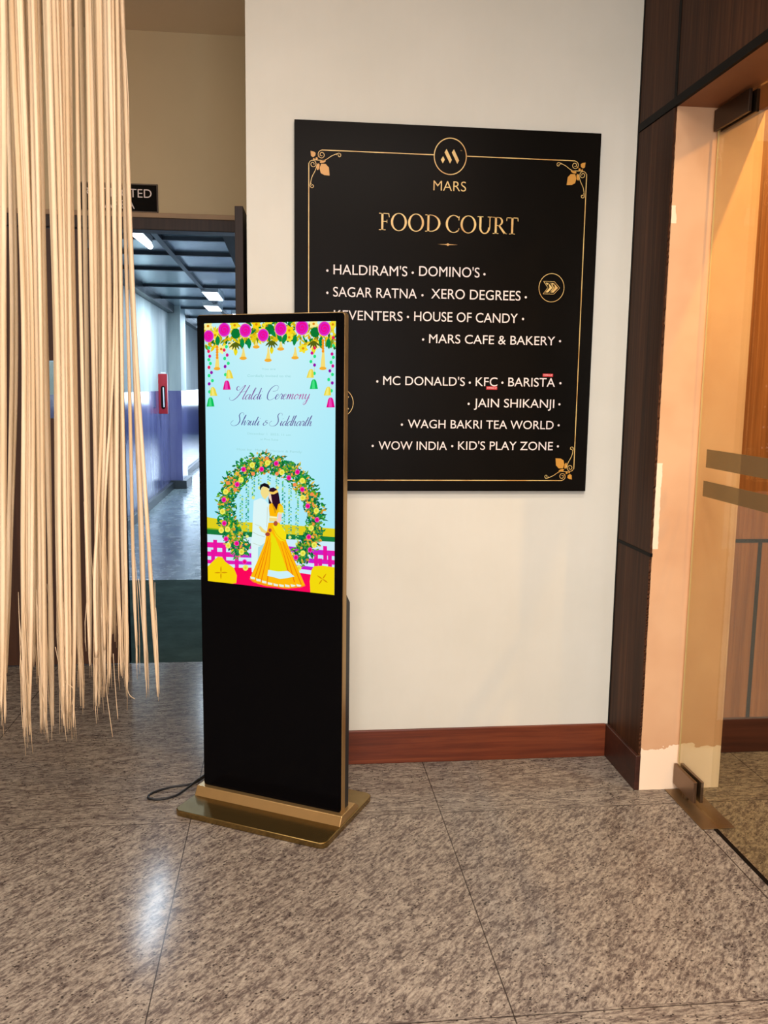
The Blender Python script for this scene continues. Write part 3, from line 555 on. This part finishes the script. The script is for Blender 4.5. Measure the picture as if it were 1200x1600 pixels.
# ------------------------------------------------------------ power cord
bm = bmesh.new()
P = [(-.30, 3.305, .007), (-.325, 3.262, .007), (-.36, 3.22, .005), (-.44, 3.195, .005), (-.50, 3.15, .005), (-.505, 3.11, .005), (-.46, 3.10, .005), (-.41, 3.125, .005), (-.375, 3.17, .010), (-.345, 3.225, .013), (-.322, 3.275, .010), (-.30, 3.33, .006)]
tube(bm, catmull(P, 8), .0042, 8); tag(obj('power_cord', bm, M_CORD, smooth=True), 'thin black power cord looped on the floor behind the kiosk', 'cord')

# ------------------------------------------------------------ food court sign
YS = 3.340
sg = thing('food_court_sign', 'large black rectangular food court sign with gold border mounted on the cream wall', 'sign', (.6, 3.365, 1.1))
obj('board', B(.028, 1.168, YS, 3.3655, 1.108, 2.451), M_BOARD, sg, bevel=.0015)
HG = ((2.18388728e-03, -3.53055001e-06, -9.77033609e-01), (-7.68115556e-05, -2.31288182e-03, 2.80123979), (-7.11911929e-05, -9.12056151e-05, 1.0))
def sg2(x, y): a_, b_, c_ = (HG[i][0]*x+HG[i][1]*y+HG[i][2] for i in range(3)); return a_/c_, b_/c_
EPS = .0008
class Flat:
    def __init__(s): s.bm = bmesh.new()
    def poly(s, P, ly=0):
        try: f = s.bm.faces.new([s.bm.verts.new((x, YS-EPS-.0002*ly, z)) for x, z in P])
        except ValueError: pass
    def ring(s, cx, cz, rx, rz, w_, n=48, a0=0, a1=360, ly=0, w2=None):
        Pn = []
        for k in range(n+1): a_ = math.radians(a0+(a1-a0)*k/n); Pn.append((math.cos(a_), math.sin(a_)))
        for k in range(n):
            (c0, s0), (c1, s1) = Pn[k], Pn[k+1]; ix, iz = rx-w_, rz-(w2 if w2 is not None else w_)
            s.poly([(cx+rx*c0, cz+rz*s0), (cx+rx*c1, cz+rz*s1), (cx+ix*c1, cz+iz*s1), (cx+ix*c0, cz+iz*s0)], ly)
    def stroke(s, P, w_, ly=0):
        for q in stroke(P, w_): s.poly(q, ly)
    def rect(s, x0, x1, z0, z1, ly=0): s.poly([(x0, z0), (x1, z0), (x1, z1), (x0, z1)], ly)
    def done(s, name, m, parent=sg):
        bmesh.ops.triangulate(s.bm, faces=s.bm.faces[:]); return obj(name, s.bm, m, parent)
XL, XR, ZB, ZU = .080, 1.117, 1.150, 2.349
f = Flat(); w_ = .0016
f.rect(XL+.046, .537, ZU-w_, ZU+w_); f.rect(.660, XR-.046, ZU-w_, ZU+w_); f.rect(XL-w_, XL+w_, ZB+.046, ZU-.046); f.rect(XR-w_, XR+w_, ZB+.046, ZU-.046); f.rect(XL+.046, XR-.046, ZB-w_, ZB+w_)
f.done('border_line', M_GOLDPR)
def ornament(cx, cz, sx, sz):
    k = .00052; o_ = Flat()
    T = lambda P: [(cx+sx*(x-193)*k, cz-sz*(y-262)*k*1.04) for x, y in P]
    def spiral(x, y, r, a0, turns, dirn):
        return [(x+r*(1-.78*q/24)*math.cos(a0+dirn*q/24*turns*2*math.pi), y+r*(1-.78*q/24)*math.sin(a0+dirn*q/24*turns*2*math.pi)) for q in range(25)]
    th = 4.2*k
    for P in (spiral(282, 292, 28, -1.6, 1.6, -1), spiral(222, 354, 28, 3.1, 1.6, 1), spiral(404, 292, 17, -.7+3.9, 1.2, 1), spiral(217, 494, 17, 4.4, 1.2, -1)): o_.stroke(T(P), th)
    o_.stroke(T(catmull([(222, 326), (300, 326), (350, 298), (392, 280)], 5)), th); o_.stroke(T(catmull([(252, 350), (240, 390), (214, 440), (205, 482)], 5)), th)
    o_.done('corner_scroll', M_GOLDPR)
    o_ = Flat(); 
    for P in ([(338, 424), (332, 372), (310, 350), (278, 350), (268, 380), (276, 410), (300, 422)], [(205, 270), (208, 302), (222, 310), (238, 300), (240, 282), (226, 274)]): o_.poly(T(P))
    for x, y, a_, b_, r in ((290, 335, 22, 9, -.3), (258, 370, 9, 22, .2), (247, 318, 8, 8, 0), (228, 322, 6, 6, 0), (262, 303, 6, 6, 0)): o_.poly(T(ell(x, y, a_, b_, 14, r)))
    return o_.done('corner_leaf', M_ORN)
ornament(XL, ZU, 1, 1); ornament(XR, ZU, -1, 1); ornament(XR, ZB, -1, -1); ornament(XL, ZB, 1, -1)
# logo
f = Flat(); cx, cz = .598, 2.346; f.ring(cx, cz, .0615, .0655, .0034, 60)
L = lambda P: [sg2(660+x/13.33, 200+y/13.33) for x, y in P]
for P in ([(408, 622), (443, 695), (402, 772), (360, 695)], [(480, 473), (588, 700), (550, 778), (438, 545)], [(632, 480), (738, 712), (700, 782), (588, 548)]): f.poly(L(P))
f.done('circle_logo', M_GOLDPR)
bm = bmesh.new(); a_ = sg2(675.5, 299.5); b_ = sg2(726, 301); c_ = sg2(700, 286.5)
fit_text(bm, 'MARS', a_[0], b_[0], a_[1], .034, YS-EPS, -.008); obj('brand_lettering', bm, M_GOLDPR, sg)
bm = bmesh.new(); fit_text(bm, 'TM', .635, .641, 2.366, .003, YS-EPS, 0); obj('trademark_lettering', bm, M_GOLDPR, sg)
# serif heading
def heading():
    f = Flat(); a_ = sg2(591, 361); b_ = sg2(806.5, 369.5); z0, cap = a_[1], .0605; tot = 8.10; k = (b_[0]-a_[0])/tot; x = 0
    R_ = lambda x0, x1, y0, y1: f.rect(a_[0]+(x+x0)*k, a_[0]+(x+x1)*k, z0+y0*cap, z0+y1*cap)
    Pg = lambda P: f.poly([(a_[0]+(x+q[0])*k, z0+q[1]*cap) for q in P])
    RG = lambda cx, cy, rx, ry, wx, wy, a0=0, a1=360: f.ring(a_[0]+(x+cx)*k, z0+cy*cap, rx*k, ry*cap, wx*k, 40, a0, a1, 0, wy*cap)
    def ser(xc, y, hw=.14): R_(xc-hw, xc+hw, y, y+.035)
    def O(): RG(.46, .5, .46, .53, .125, .045)
    for ch in 'FOOD COURT':
        if ch == 'F':
            R_(.13, .25, 0, 1); ser(.19, 0, .19); R_(0, .58, .955, 1); Pg([(.53, .955), (.58, 1), (.60, .76), (.57, .76)]); R_(.25, .46, .49, .535); Pg([(.44, .42), (.47, .42), (.47, .61), (.44, .61)]); x += .68
        elif ch == 'O': O(); x += .99
        elif ch == 'D': R_(.12, .24, 0, 1); R_(0, .36, .96, 1); R_(0, .36, 0, .04); RG(.32, .5, .56, .5, .125, .045, -90, 90); x += .97
        elif ch == ' ': x += .22; f.done('heading_lettering', M_GOLDPR); f = Flat()
        elif ch == 'C':
            RG(.46, .5, .46, .53, .125, .045, 48, 312); Pg([(.74, .72), (.78, .72), (.80, .96), (.765, .96), (.74, .88)]); Pg([(.755, .26), (.80, .24), (.76, .10), (.72, .08)]); x += .86
        elif ch == 'U':
            R_(.11, .23, .35, .97); ser(.17, .965, .17); RG(.43, .36, .32, .39, .115, .06, 180, 360); R_(.70, .755, .35, .97); ser(.73, .965, .14); x += .90
        elif ch == 'R':
            R_(.12, .24, 0, 1); ser(.18, 0, .17); R_(0, .36, .96, 1); R_(.24, .36, .475, .515); RG(.33, .738, .27, .262, .11, .045, -90, 90); Pg([(.31, .5), (.43, .5), (.80, .03), (.80, 0), (.66, 0)]); R_(.64, .84, 0, .035); x += .80
        elif ch == 'T':
            R_(.29, .41, 0, 1); ser(.35, 0, .17); R_(0, .70, .955, 1); Pg([(.0, .78), (.03, .78), (.05, .955), (.03, 1), (0, 1)]); Pg([(.70, .78), (.67, .78), (.65, .955), (.67, 1), (.70, 1)]); x += .72
    return f.done('heading_lettering', M_GOLDPR)
heading()
f = Flat(); cx, cz = sg2(698, 383.8); f.poly([(cx-.038, cz), (cx, cz+.0016), (cx+.038, cz), (cx, cz-.0016)]); f.poly([(cx+.005*math.cos(k*math.pi/4), cz+.005*math.sin(k*math.pi/4)) for k in range(8)], 1); f.done('divider', M_GOLDPR)
# listing
rows = [[("HALDIRAM'S", 520.5, 635, 430.8, 432), ("DOMINO'S", 653.3, 747, 432.6, 434.6)], [('SAGAR RATNA', 520, 649.6, 464.5, 467.3), ('XERO DEGREES', 672, 810.5, 468, 470)],
        [('KEVENTERS', 521, 627.6, 500.5, 502), ('HOUSE OF CANDY', 645.6, 806, 503, 504.8)], [('MARS CAFE & BAKERY', 668.7, 864, 537.5, 539)],
        [("MC DONALD'S", 597.5, 724.2, 601.7, 602.5), ('KFC', 741, 774.7, 603, 603.5), ('BARISTA', 791.5, 864, 604, 604)], [('JAIN SHIKANJI', 738.3, 862.8, 636.2, 636.8)],
        [('WAGH BAKRI TEA WORLD', 635.8, 861.8, 669, 669.5)], [('WOW INDIA', 590.4, 696.3, 702, 702), ("KID'S PLAY ZONE", 713.6, 860.6, 702.3, 702.3)]]
caps = (15.2, 15, 14.6, 13.6, 13.4, 13.2, 13, 12.9)
for i, row in enumerate(rows):
    for s_, xa, xb, y0, y1 in row:
        bm = bmesh.new()
        a_ = sg2(xa, y0); b_ = sg2(xb, y1); c_ = sg2(xa, y0-caps[i]); fit_text(bm, s_, a_[0], b_[0], (a_[1]+b_[1])/2, c_[1]-a_[1], YS-EPS, 0)
        obj('shop_lettering', bm, M_WPR, sg)
for x, y in ((511, 424), (643.5, 427.4), (754.7, 429.8), (511, 458.5), (658.5, 462.3), (818.8, 465.5), (511, 492), (636, 496), (814.5, 499.2), (659.5, 531), (872, 533.7), (588.5, 596), (732, 598), (782.5, 598), (872.6, 598.8), (730.2, 630.8), (871, 631.5), (626.6, 663), (869.8, 664), (581.3, 696), (704.7, 696.4), (868.7, 696.8)):
    f = Flat(); cx, cz = sg2(x, y); f.poly([(cx+.0043*math.cos(k*math.pi/5), cz+.0045*math.sin(k*math.pi/5)) for k in range(10)]); f.done('bullet_dot', M_WPR)
def arrow(px_, py_, d):
    f = Flat(); cx, cz = sg2(px_, py_); f.ring(cx, cz, .0500, .0535, .0022, 50)
    for o_ in (0, 41):
        P = [(x+o_, y) for x, y in ((-62, -43), (-22, -43), (20, 0), (-22, 43), (-62, 43), (-27, 0))]
        k = .00052; Q = [(cx+d*x*k, cz-y*k*1.04) for x, y in P]; f.stroke(Q+[Q[0]], .0016, 1)
        P = [(x+o_, y) for x, y in ((-46, -33), (-26, -33), (7, 0), (-26, 33), (-46, 33), (-15, 0))]; f.poly([(cx+d*x*k, cz-y*k*1.04) for x, y in P])
    f.done('arrow_emblem', M_GOLDPR)
arrow(858.8, 450.8, 1); arrow(531, 629, -1)
for xa, xb, y0, y1, s_ in ((757.5, 774.5, 608.6, 603.8, 0), (845, 861, 588.6, 584.2, 1)):
    a_, b_ = sg2(xa, y0), sg2(xb, y1); st = obj('red_sticker', B(a_[0], b_[0], YS-.002, YS, a_[1], b_[1]), M_STK, sg)
    bm = bmesh.new(); fit_text(bm, 'COMING UP', a_[0]+.003, b_[0]-.003, a_[1]+.0035, (b_[1]-a_[1])*.42, YS-.0023); obj('sticker_lettering', bm, M_WPR, st)

# ------------------------------------------------------------ restricted area sign
rs = thing('restricted_area_sign', 'small black sign with white lettering above the brown double door', 'sign', (-.84, 4.75, 2.36))
obj('plate', B(-1.035, -.649, 4.742, 4.7502, 2.366, 2.505), M_BOARD, rs, bevel=.001)
bm = bmesh.new()
for q in ((-1.033, -.651, 2.368, 2.371), (-1.033, -.651, 2.500, 2.503), (-1.033, -1.030, 2.368, 2.503), (-.654, -.651, 2.368, 2.503)): box(bm, q[0], q[1], 4.7412, 4.742, q[2], q[3])
obj('rim', bm, plain('pale_rim', srgb(120, 104, 88), .5), rs)
bm = bmesh.new(); fit_text(bm, 'RESTRICTED', -1.013, -.680, 2.438, .041, 4.7412, 0); obj('sign_lettering', bm, M_WPR, rs); bm = bmesh.new(); fit_text(bm, 'AREA', -.915, -.765, 2.382, .041, 4.7412, 0); obj('sign_lettering', bm, M_WPR, rs)

# ------------------------------------------------------------ corridor fittings
tl = thing('tube_light', 'long bright tube light at the left of the corridor ceiling, nearest the door', 'ceiling light', (-1.01, 6.35, 2.5))
bm = bmesh.new(); tube(bm, [(-1.03, 5.88, 2.50), (-.99, 6.78, 2.50)], .02, 12); obj('tube', bm, M_LAMP, tl)
obj('batten', B(-1.045, -.975, 5.86, 6.80, 2.525, 2.572), M_WHITE, tl)
bm = bmesh.new(); tube(bm, [(-1.03, 5.88, 2.57), (-1.03, 5.9, 2.62)], .006, 6); obj('hanger', bm, M_BEAM, tl); bm = bmesh.new(); tube(bm, [(-1.0, 6.74, 2.57), (-1.0, 6.74, 2.62)], .006, 6); obj('hanger', bm, M_BEAM, tl)
def panel_light(x0, x1, y0, y1, lab):
    o = thing('panel_light', lab, 'ceiling light', ((x0+x1)/2, (y0+y1)/2, 2.56), group='square lights on the corridor ceiling')
    obj('frame', B(x0-.015, x1+.015, y0-.03, y1+.03, 2.566, 2.62), M_WHITE, o); obj('diffuser', B(x0, x1, y0, y1, 2.560, 2.566), M_LAMP, o)
panel_light(-.965, -.80, 10.55, 11.5, 'square white ceiling light, the nearer of the square lights in the corridor')
panel_light(-1.11, -.93, 12.35, 13.1, 'square white ceiling light, the middle of the square lights in the corridor')
panel_light(-.80, -.55, 13.6, 14.2, 'square white ceiling light, the farthest of the square lights in the corridor')
tag(obj('air_duct', B(-.43, .4, 6.15, 8.30, 2.49, 2.588), M_BLACK, bevel=.006), 'dark rectangular duct under the corridor ceiling beside the open door leaf', 'duct')
rb = thing('wall_box', 'narrow red wall box with dark slot and white tube on the corridor wall', 'wall box', (-1.69, 12.03, 1.1))
obj('backplate', B(-1.691, -1.575, 12.0, 12.07, 1.12, 1.645), M_RED, rb, bevel=.006)
bm = bmesh.new(); prism_y(bm, rrect(-1.655, -1.60, 1.19, 1.49, .027), 11.994, 11.999); obj('slot', bm, M_BLACK, rb)
bm = bmesh.new(); tube(bm, [(-1.62, 11.985, 1.21), (-1.625, 11.985, 1.47)], .009, 12); obj('white_tube', bm, M_WHITE, rb)
obj('cap', B(-1.66, -1.60, 12.01, 12.06, 1.646, 1.668), M_WHITE, rb, bevel=.004)

# ------------------------------------------------------------ string curtain
CUR = [
(-0.620,2.332,-0.650,1.643,-0.694,0.642,0.0188,2.15),
(-0.679,2.430,-0.697,1.660,-0.759,0.691,0.0157,2.40),
(-0.604,2.353,-0.610,1.648,-0.653,0.607,0.0320,2.20),
(-0.648,2.439,-0.658,1.663,-0.692,0.679,0.0229,2.42),
(-0.568,2.355,-0.581,1.648,-0.609,0.616,0.0208,2.20),
(-0.581,2.395,-0.592,1.655,-0.613,0.599,0.0151,2.30),
(-0.554,2.376,-0.560,1.652,-0.582,0.636,0.0164,2.25),
(-0.523,2.358,-0.530,1.649,-0.554,0.644,0.0208,2.20),
(-0.514,2.379,-0.528,1.653,-0.554,0.614,0.0262,2.25),
(-0.523,2.418,-0.536,1.660,-0.548,0.625,0.0137,2.35),
(-0.487,2.380,-0.501,1.654,-0.510,0.668,0.0082,2.25),
(-0.516,2.459,-0.526,1.668,-0.546,0.721,0.0125,2.45),
(-0.469,2.401,-0.478,1.658,-0.500,0.654,0.0151,2.30),
(-0.474,2.441,-0.481,1.665,-0.511,0.641,0.0175,2.40),
(-0.434,2.403,-0.444,1.659,-0.472,0.705,0.0217,2.30),
(-0.443,2.463,-0.452,1.669,-0.483,0.757,0.0214,2.45),
(-0.407,2.405,-0.415,1.659,-0.428,0.690,0.0251,2.30),
(-0.404,2.425,-0.405,1.663,-0.407,0.675,0.0120,2.35),
(-0.408,2.445,-0.400,1.667,-0.386,0.671,0.0140,2.40),
(-0.396,2.426,-0.384,1.664,-0.348,0.662,0.0103,2.35),
]
R = random.Random(11); bm = bmesh.new()
def strand(P, r, n=5):
    tube(bm, P, r, n)
for (xt, zt, xm, zm, xe, ze, wd, D) in CUR:
    wd *= .74 if D > 2.32 else .88
    n = max(1, round(wd/.0066))
    for i in range(n):
        off = (i-(n-1)/2)*wd/n; dy = R.uniform(-.02, .02); zend = ze+abs(R.gauss(0, .035)); ph = R.uniform(0, 6); top = xt+(xt-xm)*(3.235-zt)/(zt-zm)*.6
        P = [(top+off*.9, D+dy, 3.235), (xt+off, D+dy, zt), (xm+off*R.uniform(.7, 1.25), D+dy, zm), (xm*.45+xe*.55+off*1.0+R.uniform(-.003, .003), D+dy, zm*.45+ze*.55), (xe+off*.95+R.uniform(-.004, .004), D+dy, zend)]
        C_ = catmull(P, 9); rr = R.uniform(.0042, .0062); N = len(C_)
        pts = [(p[0]+.0012*math.sin(p[2]*5+ph), p[1]+.002*math.sin(p[2]*3+ph), p[2]) for p in C_]
        strand(pts, [rr*(1 if q < N-5 else max(.3, (N-1-q)/5*.7+.3)) for q in range(N)])
        for k in range(5):
            L_ = R.uniform(.12, .38); x, y = pts[-1][0], D+dy; z1_ = zend-R.uniform(-.06, .05); a0 = R.uniform(-.007, .007); cv = R.uniform(-.004, .004)
            Q = [(x+a0*.2*(1-q/5)+a0*(q/5)+cv*math.sin(q/5*3.1), y+R.uniform(-.004, .004)-.003, z1_+L_*(1-q/5)) for q in range(6)]
            strand(Q, [.0003, .0009, .0009, .0008, .0007, .0005], 4)
# single loose threads
for P in ([(-.39, 2.3, 2.36), (-.384, 2.3, 2.30), (-.380, 2.3, 2.20), (-.381, 2.3, 2.09), (-.386, 2.3, 2.085)], [(-.54, 2.2, 1.0), (-.541, 2.2, .8), (-.470, 2.2, .60)][:0] or [(-.478, 2.3, .82), (-.475, 2.3, .7), (-.463, 2.3, .57)],
          [(-.43, 2.3, .84), (-.425, 2.3, .74), (-.418, 2.3, .69), (-.403, 2.3, .675)], [(-.455, 2.3, .8), (-.452, 2.3, .70), (-.448, 2.3, .62)], [(-.385, 2.3, 1.0), (-.375, 2.3, .8), (-.372, 2.3, .69)],
          [(-.575, 2.2, .85), (-.56, 2.2, .77), (-.535, 2.2, .74), (-.54, 2.2, .70)]): strand(catmull(P, 5), .0009, 4)
strand(catmull([(-.425, 2.285, 3.235), (-.44, 2.285, 2.2), (-.450, 2.27, 1.6), (-.475, 2.27, 1.2), (-.49, 2.27, 1.0), (-.492, 2.27, .80)], 6), .0045, 6)
strand(catmull([(-.400, 2.285, 3.235), (-.41, 2.285, 2.2), (-.425, 2.27, 1.60), (-.455, 2.27, 1.25), (-.468, 2.27, 1.05), (-.47, 2.27, .82)], 6), .0035, 6)
cu = tag(obj('string_curtain', bm, M_COT, smooth=True), 'cream cotton string curtain with frayed ends hanging from the ceiling at the left', 'string curtain'); cu['kind'] = 'stuff'
